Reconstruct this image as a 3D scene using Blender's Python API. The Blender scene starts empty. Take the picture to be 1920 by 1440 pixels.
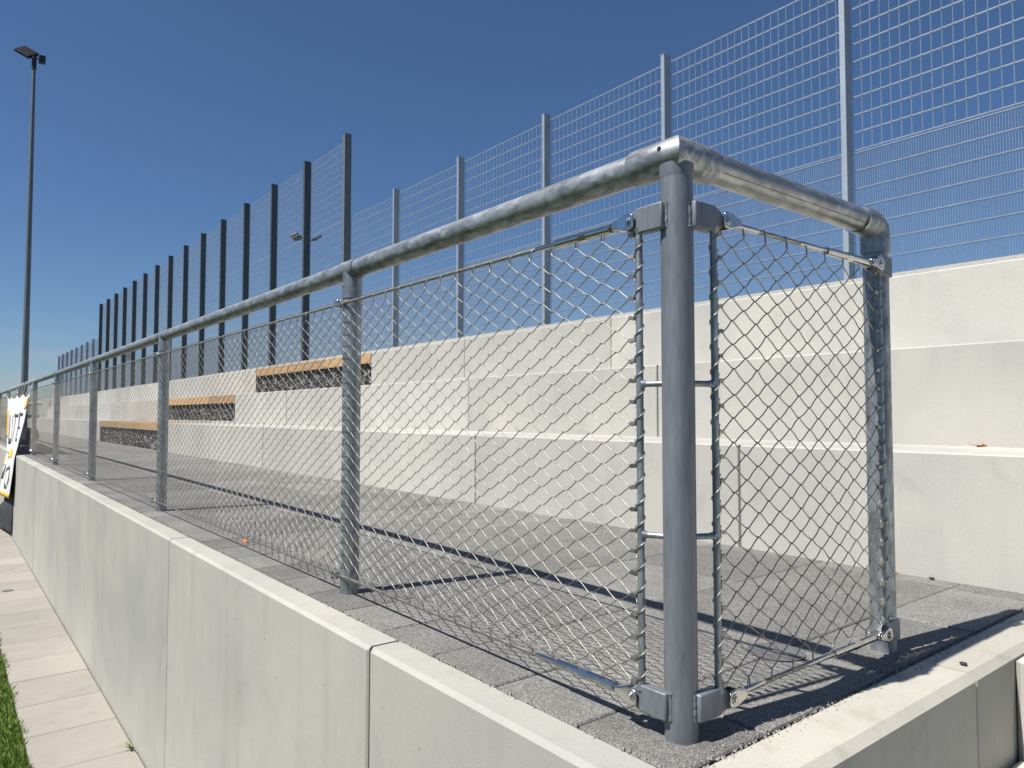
import bpy, bmesh, math, random
from mathutils import Vector, Matrix
random.seed(7)
R = math.radians
sc = bpy.context.scene
C = sc.collection

# ------------------------------------------------------------------ camera
cam_d = bpy.data.cameras.new('camera'); cam = bpy.data.objects.new('camera', cam_d); C.objects.link(cam)
cam_d.sensor_width = 36.0; cam_d.lens = 36.0 * 1349.2 / 1920.0
cam_d.clip_start = 0.02; cam_d.clip_end = 12000
cam.location = (0.844, -1.059, 0.578)
yaw, pitch, roll = R(141.578), R(2.473), R(0.039)
fw = Vector((math.cos(pitch)*math.cos(yaw), math.cos(pitch)*math.sin(yaw), math.sin(pitch)))
rt = Vector((math.sin(yaw), -math.cos(yaw), 0)); up = rt.cross(fw)
r2 = math.cos(roll)*rt + math.sin(roll)*up; u2 = -math.sin(roll)*rt + math.cos(roll)*up
m = Matrix((r2, u2, -fw)).transposed().to_4x4(); m.translation = cam.location
cam.matrix_world = m
cam_d.dof.use_dof = True; cam_d.dof.focus_distance = 1.5; cam_d.dof.aperture_fstop = 18.0
sc.camera = cam

# ------------------------------------------------------------------ light
SUNDIR = Vector((-0.099, -0.664, 1.06)).normalized()       # towards the sun
world = bpy.data.worlds.new('World'); sc.world = world; world.use_nodes = True
wn = world.node_tree.nodes; wl = world.node_tree.links
for n in list(wn): wn.remove(n)
sky = wn.new('ShaderNodeTexSky'); sky.sky_type = 'NISHITA'; sky.sun_disc = False
sky.sun_elevation = math.asin(SUNDIR.z); sky.sun_rotation = math.atan2(SUNDIR.x, SUNDIR.y)
sky.altitude = 300; sky.air_density = 1.0; sky.dust_density = 0.2; sky.ozone_density = 10.0
bg = wn.new('ShaderNodeBackground'); bg.inputs['Strength'].default_value = 0.059
wo = wn.new('ShaderNodeOutputWorld')
tc = wn.new('ShaderNodeTexCoord'); sx = wn.new('ShaderNodeSeparateXYZ'); wl.new(tc.outputs['Generated'], sx.inputs[0])
mk = wn.new('ShaderNodeMapRange'); mk.inputs[1].default_value = 0.015; mk.inputs[2].default_value = 0.13; mk.inputs[3].default_value = 1.0; mk.inputs[4].default_value = 0.0
wl.new(sx.outputs[2], mk.inputs[0])
mpw = wn.new('ShaderNodeMapping'); mpw.inputs['Scale'].default_value = (3.0, 3.0, 26.0); wl.new(tc.outputs['Generated'], mpw.inputs[0])
nzw = wn.new('ShaderNodeTexNoise'); nzw.inputs['Scale'].default_value = 2.2; nzw.inputs['Detail'].default_value = 6; nzw.inputs['Distortion'].default_value = 0.5; wl.new(mpw.outputs[0], nzw.inputs['Vector'])
rw = wn.new('ShaderNodeValToRGB'); rw.color_ramp.elements[0].position = 0.42; rw.color_ramp.elements[1].position = 0.72; wl.new(nzw.outputs['Fac'], rw.inputs[0])
ml = wn.new('ShaderNodeMath'); ml.operation = 'MULTIPLY'; wl.new(mk.outputs[0], ml.inputs[0]); wl.new(rw.outputs[0], ml.inputs[1])
ml2 = wn.new('ShaderNodeMath'); ml2.operation = 'MULTIPLY'; ml2.inputs[1].default_value = 0.75; wl.new(ml.outputs[0], ml2.inputs[0])
mxw = wn.new('ShaderNodeMix'); mxw.data_type = 'RGBA'; mxw.inputs[7].default_value = (4.6, 5.0, 6.3, 1)
wl.new(ml2.outputs[0], mxw.inputs[0]); wl.new(sky.outputs[0], mxw.inputs[6])
wl.new(mxw.outputs[2], bg.inputs[0]); wl.new(bg.outputs[0], wo.inputs[0])
sun_d = bpy.data.lights.new('sun', 'SUN'); sun_d.energy = 5.0; sun_d.angle = R(0.53); sun_d.color = (1.0, 0.955, 0.89)
sun = bpy.data.objects.new('sun', sun_d); C.objects.link(sun)
sun.rotation_euler = SUNDIR.to_track_quat('Z', 'Y').to_euler(); sun.location = (0, -10, 20)
vs = sc.view_settings
vs.view_transform = 'Standard'; vs.look = 'None'; vs.exposure = 0.57; vs.gamma = 1.0; vs.use_curve_mapping = False
sc.cycles.max_bounces = 6; sc.cycles.use_denoising = True

# ------------------------------------------------------------------ materials
def newmat(name):
    mt = bpy.data.materials.new(name); mt.use_nodes = True
    nt = mt.node_tree
    for n in list(nt.nodes): nt.nodes.remove(n)
    out = nt.nodes.new('ShaderNodeOutputMaterial'); b = nt.nodes.new('ShaderNodeBsdfPrincipled')
    nt.links.new(b.outputs[0], out.inputs[0])
    return mt, nt, b
def N(nt, t, **kw):
    n = nt.nodes.new(t)
    for k, v in kw.items():
        if k.startswith('i_'):
            key = k[2:]
            n.inputs[int(key) if key.isdigit() else key.replace('_', ' ')].default_value = v
        else: setattr(n, k, v)
    return n
def pos(nt, scale=(1, 1, 1)):
    g = N(nt, 'ShaderNodeNewGeometry'); mp = N(nt, 'ShaderNodeMapping'); mp.inputs['Scale'].default_value = scale
    nt.links.new(g.outputs['Position'], mp.inputs[0]); return mp.outputs[0]
def noise(nt, vec, scale, detail=4, rough=0.55, dist=0.0):
    n = N(nt, 'ShaderNodeTexNoise'); n.inputs['Scale'].default_value = scale; n.inputs['Detail'].default_value = detail
    n.inputs['Roughness'].default_value = rough; n.inputs['Distortion'].default_value = dist
    nt.links.new(vec, n.inputs['Vector']); return n.outputs['Fac']
def ramp(nt, fac, stops):
    r = N(nt, 'ShaderNodeValToRGB'); e = r.color_ramp.elements
    while len(e) < len(stops): e.new(0.5)
    for i, (p, c) in enumerate(stops):
        e[i].position = p; e[i].color = (c, c, c, 1) if not hasattr(c, '__len__') else (*c, 1)
    nt.links.new(fac, r.inputs[0]); return r.outputs[0]
def mixc(nt, a, b, fac, mode='MIX'):
    mx = N(nt, 'ShaderNodeMix', data_type='RGBA', blend_type=mode)
    for s, v in ((mx.inputs[0], fac), (mx.inputs[6], a), (mx.inputs[7], b)):
        if isinstance(v, (int, float)): s.default_value = v
        elif isinstance(v, tuple): s.default_value = (*v, 1) if len(v) == 3 else v
        else: nt.links.new(v, s)
    return mx.outputs[2]
def math_(nt, op, a, b=None):
    mm = N(nt, 'ShaderNodeMath', operation=op)
    for s, v in ((mm.inputs[0], a), (mm.inputs[1], b)):
        if v is None: continue
        if isinstance(v, (int, float)): s.default_value = v
        else: nt.links.new(v, s)
    return mm.outputs[0]
def bump(nt, b, h, strength=0.3, dist=0.01):
    bp = N(nt, 'ShaderNodeBump'); bp.inputs['Strength'].default_value = strength; bp.inputs['Distance'].default_value = dist
    nt.links.new(h, bp.inputs['Height']); nt.links.new(bp.outputs[0], b.inputs['Normal'])

def concrete(name, c1, c2, stain, streak=0.5, pin=True, rough=0.85):
    mt, nt, b = newmat(name)
    p = pos(nt); ps = pos(nt, (1.0, 1.0, 0.12))
    oi = N(nt, 'ShaderNodeObjectInfo')
    big = noise(nt, p, 1.3, 5, 0.6, 0.4)
    col = mixc(nt, c1, c2, ramp(nt, big, [(0.34, 0.0), (0.66, 1.0)]))
    st = noise(nt, ps, 9.0, 4, 0.6)
    col = mixc(nt, col, stain, math_(nt, 'MULTIPLY', ramp(nt, st, [(0.52, 0.0), (0.78, 1.0)]), streak))
    blot = noise(nt, p, 4.5, 6, 0.65, 0.8)
    col = mixc(nt, col, stain, math_(nt, 'MULTIPLY', ramp(nt, blot, [(0.57, 0.0), (0.72, 1.0)]), 0.35))
    fine = noise(nt, p, 160.0, 3, 0.6)
    col = mixc(nt, col, (0.5, 0.5, 0.5), 0.12, 'OVERLAY') if False else mixc(nt, col, ramp(nt, fine, [(0.3, 0.94), (0.7, 1.05)]), 1.0, 'MULTIPLY')
    tint = math_(nt, 'ADD', math_(nt, 'MULTIPLY', oi.outputs['Random'], 0.20), 0.89)
    cmb = N(nt, 'ShaderNodeCombineColor'); [nt.links.new(tint, cmb.inputs[i]) for i in range(3)]
    col = mixc(nt, col, cmb.outputs[0], 1.0, 'MULTIPLY')
    h = fine
    if pin:
        v = N(nt, 'ShaderNodeTexVoronoi'); v.inputs['Scale'].default_value = 30.0; nt.links.new(p, v.inputs['Vector'])
        sel = N(nt, 'ShaderNodeSeparateColor'); nt.links.new(v.outputs['Color'], sel.inputs[0])
        has = math_(nt, 'LESS_THAN', sel.outputs[0], 0.16)
        rad = math_(nt, 'MULTIPLY', sel.outputs[1], 0.12)
        hole = math_(nt, 'MULTIPLY', math_(nt, 'LESS_THAN', v.outputs['Distance'], rad), has)
        col = mixc(nt, col, (0.10, 0.095, 0.085), math_(nt, 'MULTIPLY', hole, 0.75))
        h = math_(nt, 'SUBTRACT', fine, math_(nt, 'MULTIPLY', hole, 1.5))
    nt.links.new(col, b.inputs['Base Color']); b.inputs['Roughness'].default_value = rough
    b.inputs['Specular IOR Level'].default_value = 0.3
    bump(nt, b, h, 0.15, 0.0015)
    return mt
def metal(name, c1, c2, metallic, r1, r2, scale=18.0, stretch=(1, 1, 1), bmp=0.12, fine=90.0, spangle=0.0):
    mt, nt, b = newmat(name)
    p = pos(nt, stretch)
    n1 = noise(nt, p, scale, 5, 0.62, 0.6); n2 = noise(nt, p, fine, 3, 0.6)
    f = ramp(nt, n1, [(0.36, 0.0), (0.64, 1.0)])
    col = mixc(nt, c1, c2, f)
    col = mixc(nt, col, ramp(nt, n2, [(0.3, 0.86), (0.7, 1.1)]), 1.0, 'MULTIPLY')
    if spangle:
        v = N(nt, 'ShaderNodeTexVoronoi'); v.inputs['Scale'].default_value = 75.0; nt.links.new(p, v.inputs['Vector'])
        sv = N(nt, 'ShaderNodeSeparateColor'); nt.links.new(v.outputs['Color'], sv.inputs[0])
        col = mixc(nt, col, ramp(nt, sv.outputs[0], [(0.0, 1.0-spangle), (1.0, 1.0+spangle)]), 1.0, 'MULTIPLY')
        drip = noise(nt, p, 7.0, 6, 0.7, 1.2)
        col = mixc(nt, col, ramp(nt, drip, [(0.42, 1.0), (0.62, 0.62)]), 0.8, 'MULTIPLY')
    nt.links.new(col, b.inputs['Base Color'])
    rr = N(nt, 'ShaderNodeMapRange'); rr.inputs[3].default_value = r1; rr.inputs[4].default_value = r2
    nt.links.new(n1, rr.inputs[0]); nt.links.new(rr.outputs[0], b.inputs['Roughness'])
    b.inputs['Metallic'].default_value = metallic
    bump(nt, b, math_(nt, 'ADD', n1, math_(nt, 'MULTIPLY', n2, 0.5)), bmp, 0.002)
    return mt
def plain(name, col, rough=0.6, metallic=0.0, var=0.0, scale=20.0, spec=0.5):
    mt, nt, b = newmat(name)
    b.inputs['Roughness'].default_value = rough; b.inputs['Metallic'].default_value = metallic
    b.inputs['Specular IOR Level'].default_value = spec
    if var:
        n = noise(nt, pos(nt), scale, 4)
        c = mixc(nt, tuple(x*(1-var) for x in col), tuple(min(1, x*(1+var)) for x in col), n)
        nt.links.new(c, b.inputs['Base Color'])
    else: b.inputs['Base Color'].default_value = (*col, 1)
    return mt

M = {}
M['tier'] = concrete('tier_concrete', (0.468, 0.456, 0.408), (0.375, 0.371, 0.348), (0.31, 0.30, 0.27), 0.25)
M['front'] = concrete('wall_concrete', (0.392, 0.384, 0.333), (0.318, 0.315, 0.295), (0.255, 0.242, 0.195), 0.35)
M['side'] = concrete('kerb_concrete', (0.425, 0.405, 0.35), (0.36, 0.345, 0.30), (0.245, 0.22, 0.17), 0.6)
M['seal'] = plain('joint_mortar', (0.26, 0.25, 0.22), 0.9, 0, 0.2, 30.0, 0.2)
M['path'] = concrete('path_concrete', (0.325, 0.30, 0.262), (0.275, 0.256, 0.225), (0.215, 0.195, 0.165), 0.2)
M['galv'] = metal('galvanised_steel', (0.48, 0.495, 0.495), (0.29, 0.308, 0.315), 0.75, 0.36, 0.56, 34.0, (0.5, 1, 1), 0.3, spangle=0.25)
M['galv_y'] = metal('galvanised_steel_cross', (0.50, 0.505, 0.49), (0.32, 0.333, 0.333), 0.8, 0.28, 0.5, 26.0, (1, 0.3, 1), 0.2, spangle=0.15)
M['galv_v'] = metal('galvanised_post', (0.39, 0.415, 0.432), (0.27, 0.294, 0.312), 0.7, 0.38, 0.55, 22.0, (1, 1, 0.5), 0.15, spangle=0.2)
M['matte'] = metal('weathered_zinc', (0.205, 0.222, 0.247), (0.14, 0.154, 0.174), 0.35, 0.40, 0.58, 14.0, (1, 1, 0.18), 0.08, 140.0)
M['inox'] = metal('stainless_steel', (0.62, 0.61, 0.59), (0.50, 0.49, 0.475), 1.0, 0.14, 0.26, 60.0, (1, 1, 1), 0.03)
M['wire'] = metal('stainless_wire', (0.42, 0.405, 0.355), (0.30, 0.285, 0.25), 1.0, 0.42, 0.58, 150.0, (1, 1, 1), 0.0)
M['fence'] = metal('fence_steel', (0.33, 0.385, 0.445), (0.27, 0.31, 0.36), 0.3, 0.4, 0.55, 6.0, (1, 1, 0.3), 0.03)
M['fence_dark'] = metal('shaded_fence_steel', (0.07, 0.084, 0.10), (0.052, 0.063, 0.075), 0.1, 0.4, 0.55, 6.0, (1, 1, 0.3), 0.02)  # tall fence posts: shade on their side faces put into the colour
M['mast'] = metal('mast_steel', (0.17, 0.19, 0.205), (0.13, 0.145, 0.16), 0.2, 0.4, 0.55, 6.0, (1, 1, 0.3), 0.02)
M['dark'] = plain('black_hole', (0.01, 0.01, 0.01), 0.9)
M['rubber'] = plain('dark_housing', (0.03, 0.032, 0.035), 0.5, 0.2, 0.2)
M['bag'] = plain('black_nylon', (0.012, 0.012, 0.013), 0.75)
M['fibre'] = plain('black_tarp', (0.03, 0.032, 0.035), 0.8, 0.0, 0.35, 9.0)

def paver_mat():
    mt, nt, b = newmat('grey_paver'); p = pos(nt); oi = N(nt, 'ShaderNodeObjectInfo')
    v = N(nt, 'ShaderNodeTexVoronoi'); v.inputs['Scale'].default_value = 420.0; nt.links.new(p, v.inputs['Vector'])
    s = N(nt, 'ShaderNodeSeparateColor'); nt.links.new(v.outputs['Color'], s.inputs[0])
    col = ramp(nt, s.outputs[0], [(0.0, (0.085, 0.083, 0.08)), (0.45, (0.185, 0.182, 0.172)), (0.85, (0.225, 0.22, 0.205)), (1.0, (0.36, 0.35, 0.325))])
    big = noise(nt, p, 3.0, 5, 0.65)
    col = mixc(nt, col, ramp(nt, big, [(0.3, 0.84), (0.72, 1.22)]), 1.0, 'MULTIPLY')
    dust = noise(nt, p, 14.0, 5, 0.7, 1.0)
    col = mixc(nt, col, (0.33, 0.315, 0.28), ramp(nt, dust, [(0.58, 0.0), (0.80, 0.6)]))
    tint = math_(nt, 'ADD', math_(nt, 'MULTIPLY', oi.outputs['Random'], 0.30), 0.86)
    cmb = N(nt, 'ShaderNodeCombineColor'); [nt.links.new(tint, cmb.inputs[i]) for i in range(3)]
    col = mixc(nt, col, cmb.outputs[0], 1.0, 'MULTIPLY')
    nt.links.new(col, b.inputs['Base Color']); b.inputs['Roughness'].default_value = 0.9; b.inputs['Specular IOR Level'].default_value = 0.2
    g = noise(nt, p, 420.0, 2, 0.6)
    bump(nt, b, math_(nt, 'ADD', g, math_(nt, 'MULTIPLY', s.outputs[1], 0.6)), 0.8, 0.0025)
    return mt
M['paver'] = paver_mat()
def wood_mat():
    mt, nt, b = newmat('larch_timber'); p = pos(nt, (0.6, 9, 9)); oi = N(nt, 'ShaderNodeObjectInfo')
    n = noise(nt, p, 6.0, 5, 0.6, 1.5)
    col = ramp(nt, n, [(0.3, (0.30, 0.175, 0.08)), (0.55, (0.43, 0.275, 0.14)), (0.8, (0.50, 0.345, 0.19))])
    tint = math_(nt, 'ADD', math_(nt, 'MULTIPLY', oi.outputs['Random'], 0.5), 0.72)
    cmb = N(nt, 'ShaderNodeCombineColor'); [nt.links.new(tint, cmb.inputs[i]) for i in range(3)]
    col = mixc(nt, col, cmb.outputs[0], 1.0, 'MULTIPLY')
    nt.links.new(col, b.inputs['Base Color']); b.inputs['Roughness'].default_value = 0.65
    bump(nt, b, n, 0.3, 0.004); return mt
M['wood'] = wood_mat()
def stone_fill():
    mt, nt, b = newmat('dark_stone_infill'); p = pos(nt)
    v = N(nt, 'ShaderNodeTexVoronoi'); v.inputs['Scale'].default_value = 17.0; nt.links.new(p, v.inputs['Vector'])
    s = N(nt, 'ShaderNodeSeparateColor'); nt.links.new(v.outputs['Color'], s.inputs[0])
    nt.links.new(ramp(nt, s.outputs[0], [(0.0, 0.02), (0.6, 0.07), (1.0, 0.22)]), b.inputs['Base Color']); b.inputs['Roughness'].default_value = 0.9
    bump(nt, b, v.outputs['Distance'], 1.0, 0.03); return mt
M['stone'] = stone_fill()
def ground_mat(name, a, c, scale):
    mt, nt, b = newmat(name); p = pos(nt)
    n = noise(nt, p, scale, 6, 0.7); n2 = noise(nt, p, 0.15, 3)
    col = mixc(nt, a, c, ramp(nt, n, [(0.35, 0.0), (0.65, 1.0)])); col = mixc(nt, col, ramp(nt, n2, [(0.3, 0.85), (0.7, 1.15)]), 1.0, 'MULTIPLY')
    nt.links.new(col, b.inputs['Base Color']); b.inputs['Roughness'].default_value = 0.95; b.inputs['Specular IOR Level'].default_value = 0.1
    bump(nt, b, n, 0.5, 0.02); return mt
M['turf'] = ground_mat('turf_soil', (0.022, 0.038, 0.011), (0.032, 0.052, 0.016), 25.0)
M['sand'] = ground_mat('joint_sand', (0.035, 0.033, 0.03), (0.10, 0.095, 0.08), 180.0)
M['gravel'] = ground_mat('embankment_gravel', (0.22, 0.21, 0.19), (0.32, 0.31, 0.28), 30.0)
def blade_mat():
    mt, nt, b = newmat('grass_blade'); n = noise(nt, pos(nt), 30.0, 2)
    nt.links.new(ramp(nt, n, [(0.3, (0.11, 0.19, 0.025)), (0.55, (0.18, 0.28, 0.05)), (0.75, (0.29, 0.34, 0.11))]), b.inputs['Base Color'])
    b.inputs['Roughness'].default_value = 0.6; return mt
M['blade'] = blade_mat()
M['leaf'] = plain('autumn_leaf', (0.45, 0.17, 0.035), 0.6, 0, 0.35, 60.0)
M['white_pvc'] = plain('banner_white', (0.74, 0.74, 0.72), 0.45, 0, 0.04, 3.0)
M['yellow'] = plain('banner_yellow', (0.80, 0.45, 0.03), 0.45)
M['ink'] = plain('banner_ink', (0.05, 0.05, 0.055), 0.5)
M['glass'] = plain('lamp_lens', (0.012, 0.012, 0.014), 0.4, 0, 0, 20.0, 0.2)

# ------------------------------------------------------------------ mesh helpers
class MB:
    def __init__(s): s.v = []; s.f = []; s.sm = []
    def add(s, vs, fs, smooth=False):
        o = len(s.v); s.v.extend([tuple(x) for x in vs]); s.f.extend([tuple(i+o for i in f) for f in fs]); s.sm.extend([smooth]*len(fs))
    def box(s, a, b, ch=0.0):
        x0, y0, z0 = a; x1, y1, z1 = b
        if ch <= 0:
            s.add([(x0,y0,z0),(x1,y0,z0),(x1,y1,z0),(x0,y1,z0),(x0,y0,z1),(x1,y0,z1),(x1,y1,z1),(x0,y1,z1)],
                  [(0,3,2,1),(4,5,6,7),(0,1,5,4),(1,2,6,5),(2,3,7,6),(3,0,4,7)])
        else:   # chamfered top edges and vertical corners
            c = ch
            def ring(i, z): return [(x0+i,y0,z),(x1-i,y0,z),(x1,y0+i,z),(x1,y1-i,z),(x1-i,y1,z),(x0+i,y1,z),(x0,y1-i,z),(x0,y0+i,z)]
            base = ring(c, z0); mid = ring(c, z1-c)
            top = [(x0+c,y0+c,z1),(x1-c,y0+c,z1),(x1-c,y1-c,z1),(x0+c,y1-c,z1)]
            vs = base+mid+top
            fs = [(7,6,5,4,3,2,1,0),(16,17,18,19)]
            for i in range(8): fs.append((i,(i+1)%8,8+(i+1)%8,8+i))
            fs += [(8,9,17,16),(9,10,17),(10,11,18,17),(11,12,18),(12,13,19,18),(13,14,19),(14,15,16,19),(15,8,16)]
            s.add(vs, fs)
    def tube(s, pts, r, n=12, cap=True, smooth=True, phase=0.0, lobes=0, twist=0.0, rad=None):
        pts = [Vector(p) for p in pts]
        d0 = (pts[1]-pts[0]).normalized()
        ref = Vector((0,0,1)) if abs(d0.z) < 0.9 else Vector((1,0,0))
        a = d0.cross(ref).normalized(); b = d0.cross(a).normalized()
        offs = []
        for k in range(n):
            t = phase + 2*math.pi*k/n
            offs.append(a*math.cos(t) + b*math.sin(t))
        rings = []; o = offs; d = d0
        for i, p in enumerate(pts):
            if 0 < i < len(pts)-1:
                d2 = (pts[i+1]-p).normalized(); nn = (d+d2)
                nn = nn.normalized() if nn.length > 1e-6 else d
                ring = [q - d*(q.dot(nn)/max(0.15, d.dot(nn))) for q in o]
                q_ = d.rotation_difference(d2); newo = [q_ @ q for q in o]
            else: ring = o; newo = o; d2 = d
            rr = rad[i] if rad else r
            vv = []
            for k, q in enumerate(ring):
                f = 1.0
                if lobes: f = 1.0 + 0.16*math.cos(lobes*(2*math.pi*k/n) + twist*i)
                vv.append(p + q*rr*f)
            rings.append(vv); o = newo; d = d2
        vs = [v for rg in rings for v in rg]; fs = []
        for i in range(len(pts)-1):
            for k in range(n):
                k2 = (k+1) % n; fs.append((i*n+k, i*n+k2, (i+1)*n+k2, (i+1)*n+k))
        s.add(vs, fs, smooth)
        if cap:
            L = (len(pts)-1)*n
            s.add(rings[0], [tuple(range(n))[::-1]]); s.add(rings[-1], [tuple(range(n))])
    def prism(s, poly, axis, lo, hi):
        # poly: 2-D outline, extruded along axis ('x','y','z')
        def P(u, w, t): return {'x': (t,u,w), 'y': (u,t,w), 'z': (u,w,t)}[axis]
        n = len(poly)
        vs = [P(u,w,lo) for u,w in poly] + [P(u,w,hi) for u,w in poly]
        fs = [tuple(range(n)), tuple(range(2*n-1, n-1, -1))] + [(i, i+n, (i+1)%n+n, (i+1)%n) for i in range(n)]
        s.add(vs, fs)
    def mesh(s, name):
        me = bpy.data.meshes.new(name); me.from_pydata(s.v, [], s.f); me.update()
        me.polygons.foreach_set('use_smooth', s.sm); return me
def obj(name, data, mat, parent=None, bevel=0.0, seg=2, fix=True, **kw):
    me = data.mesh(name) if isinstance(data, MB) else data
    if isinstance(data, MB) and (fix or bevel):
        bm = bmesh.new(); bm.from_mesh(me)
        if fix: bmesh.ops.recalc_face_normals(bm, faces=bm.faces)
        if bevel:
            bmesh.ops.remove_doubles(bm, verts=bm.verts, dist=1e-5)
            ed = [e for e in bm.edges if len(e.link_faces) == 2 and e.calc_face_angle(0) > 0.6]
            bmesh.ops.bevel(bm, geom=ed, offset=bevel, segments=seg, profile=0.5, affect='EDGES', clamp_overlap=True)
            for f in bm.faces: f.smooth = f.smooth or f.calc_area() < bevel*0.5
        bm.to_mesh(me); bm.free()
    if len(me.materials) == 0: me.materials.append(mat)
    o = bpy.data.objects.new(name, me); C.objects.link(o)
    if parent is not None: o.parent = parent
    for k, v in kw.items(): o[k] = v
    return o
def thing(name, label, cat, group=None):
    o = bpy.data.objects.new(name, None); C.objects.link(o); o.empty_display_size = 0.2
    o['label'] = label; o['category'] = cat
    if group: o['group'] = group
    return o
def tag(o, label, cat, group=None):
    o['label'] = label; o['category'] = cat
    if group: o['group'] = group
    return o

# ================================================================== SETTING
ZP = -1.17                                                  # level of the path in front
g = MB(); S = 6000
g.add([(-S,-S,ZP-0.03),(S,-S,ZP-0.03),(S,S,ZP-0.03),(-S,S,ZP-0.03)], [(0,1,2,3)])
obj('ground', g, M['turf'], kind='structure')
# terrace body below the paving
t = MB(); t.box((-36, -0.116, ZP-0.03), (0.094, 1.75, -0.045)); terr = obj('terrace', t, M['sand'], kind='structure')
# paving slabs (children of the terrace)
def slab_mesh(w, d, th=0.042, c=0.0025):
    b = MB(); b.box((0, 0, -th), (w, d, 0), c); return b.mesh('slab')
sm_edge = slab_mesh(0.2450, 0.2455, c=0.0035); sm_big = slab_mesh(0.4900, 0.4855, c=0.0035)
for me in (sm_edge, sm_big): me.materials.append(M['paver'])
NX = 56
cnt = 0
def slab(me, x, y, sx=1, sy=1):
    o = bpy.data.objects.new('paving_slab', me); C.objects.link(o); o.parent = terr
    o.location = (x, y, random.uniform(-0.0012, 0.0006)); o.scale = (sx, sy, 1)
    o.rotation_euler = (random.uniform(-.002,.002), random.uniform(-.002,.002), random.uniform(-.002,.002))
X0 = -0.153
for k in range(NX):
    slab(sm_edge, X0-0.25*(k+1)+0.002, -0.113)
for k in range(28):
    for j in range(3): slab(sm_big, X0-0.4945*(k+1)+0.0015, 0.1365+0.4905*j)
    slab(sm_big, X0-0.4945*(k+1)+0.0015, 0.1365+1.4715, 1, 0.24)
# column next to the end kerb
slab(sm_edge, X0+0.002, -0.113, 0.955, 1)
for j in range(3): slab(sm_big, X0+0.002, 0.1365+0.4905*j, 0.478, 1)
slab(sm_big, X0+0.002, 0.1365+1.4715, 0.478, 0.24)
far = MB()
for k in range(44):
    x = -14.01-0.4945*(k+1)
    for j in range(4):
        y0 = -0.113+0.4625*j; far.box((x, y0, -0.042), (x+0.4915, min(y0+0.459,1.72), random.uniform(-.001,.0005)))
obj('paving_slab_run', far, M['paver'], terr, kind='stuff')
# narrow path of concrete slabs at the foot of the wall
pb = MB(); pb.box((-40, -0.66, ZP-0.05), (4, -0.2105, ZP-0.034)); path = obj('path', pb, M['sand'], kind='structure')
joints = [4.0-0.5*i for i in range(14)] + [-2.91, -3.4, -3.9, -4.41, -4.92, -5.41, -5.9, -6.4, -6.9, -7.42, -7.9] + [-7.9-0.5*i for i in range(1, 56)]
for i in range(len(joints)-1):
    b = MB(); w = (random.uniform(-.0015,.0015))
    b.box((joints[i+1]+0.003, -0.658, ZP-0.04), (joints[i]-0.003, -0.214, ZP+w), 0.004); obj('path_slab', b, M['path'], path)
# embankment behind the tiers
e = MB(); xs = (-90, 30)
pr = [(3.66,1.27),(4.6,1.32),(6.0,1.93),(8.5,1.95),(9.5,1.6),(18,-0.5),(24,-1.25)]
vs = []; fs = []
for y, z in pr: vs += [(xs[0],y,z),(xs[1],y,z)]
for i in range(len(pr)-1): fs.append((2*i,2*i+1,2*i+3,2*i+2))
e.add(vs, fs); obj('embankment', e, M['gravel'], kind='structure')

# ================================================================== WALLS
# front retaining wall: panels 2 m long
wall = thing('retaining_wall', 'long grey concrete retaining wall in front carrying the terrace and railing', 'wall')
jx = [0.213, -0.805, -2.80, -4.83, -6.86, -8.87, -10.9] + [-10.9-2.0*i for i in range(1, 14)]
for i in range(len(jx)-1):
    dy = random.uniform(-0.002, 0.003) if i else 0
    b = MB(); x0, x1 = jx[i+1]+0.0048, jx[i]-0.0048
    if i: q = MB(); q.box((jx[i]-0.0046, -0.192, ZP-0.03), (jx[i]+0.0046, -0.125, -0.008)); obj('joint_seal', q, M['seal'], wall)
    c = 0.0105
    prof = [(-0.207+dy, ZP-0.03), (-0.207+dy, -c), (-0.207+dy+c, -0.001), (-0.121, -0.001), (-0.121, ZP-0.03)]
    if i == 0: x1 = 0.198
    n = len(prof); ch = 0.005
    vs = [(x0, y+(ch if k in (0,1) else 0), z) for k,(y,z) in enumerate(prof)] + [(x0+ch, y, z) for y,z in prof] + [(x1-ch, y, z) for y,z in prof] + [(x1, y+(ch if k in (0,1) else 0), z) for k,(y,z) in enumerate(prof)]
    fs = [tuple(range(n)), tuple(range(4*n-1, 3*n-1, -1))]
    for q in range(3):
        for k in range(n): fs.append((q*n+k, (q+1)*n+k, (q+1)*n+(k+1)%n, q*n+(k+1)%n))
    b.add(vs, fs); obj('concrete_panel', b, M['front'], wall)
# end kerb wall (faces right)
kerb = thing('kerb_wall', 'short beige concrete kerb wall closing the terrace end on the right', 'wall')
jy = [-0.1195, 0.762, 1.72]
for i in range(len(jy)-1):
    y0, y1 = jy[i]+0.002, jy[i+1]-0.002; b = MB(); c = 0.013
    prof = [(0.098, ZP-0.03), (0.098, 0.001), (0.2-c+0.006, 0.001), (0.211, -c), (0.211, ZP-0.03)]
    n = 5; ch = 0.004
    vs = []
    for yy, ins in ((y0, ch), (y0+ch, 0), (y1-ch, 0), (y1, ch)):
        vs += [(x-(ins if k in (3,4) else 0), yy, z) for k,(x,z) in enumerate(prof)]
    fs = [tuple(range(n)), tuple(range(4*n-1, 3*n-1, -1))]
    for q in range(3):
        for k in range(n): fs.append((q*n+k, (q+1)*n+k, (q+1)*n+(k+1)%n, q*n+(k+1)%n))
    b.add(vs, fs); obj('concrete_panel', b, M['side'], kerb)
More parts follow.
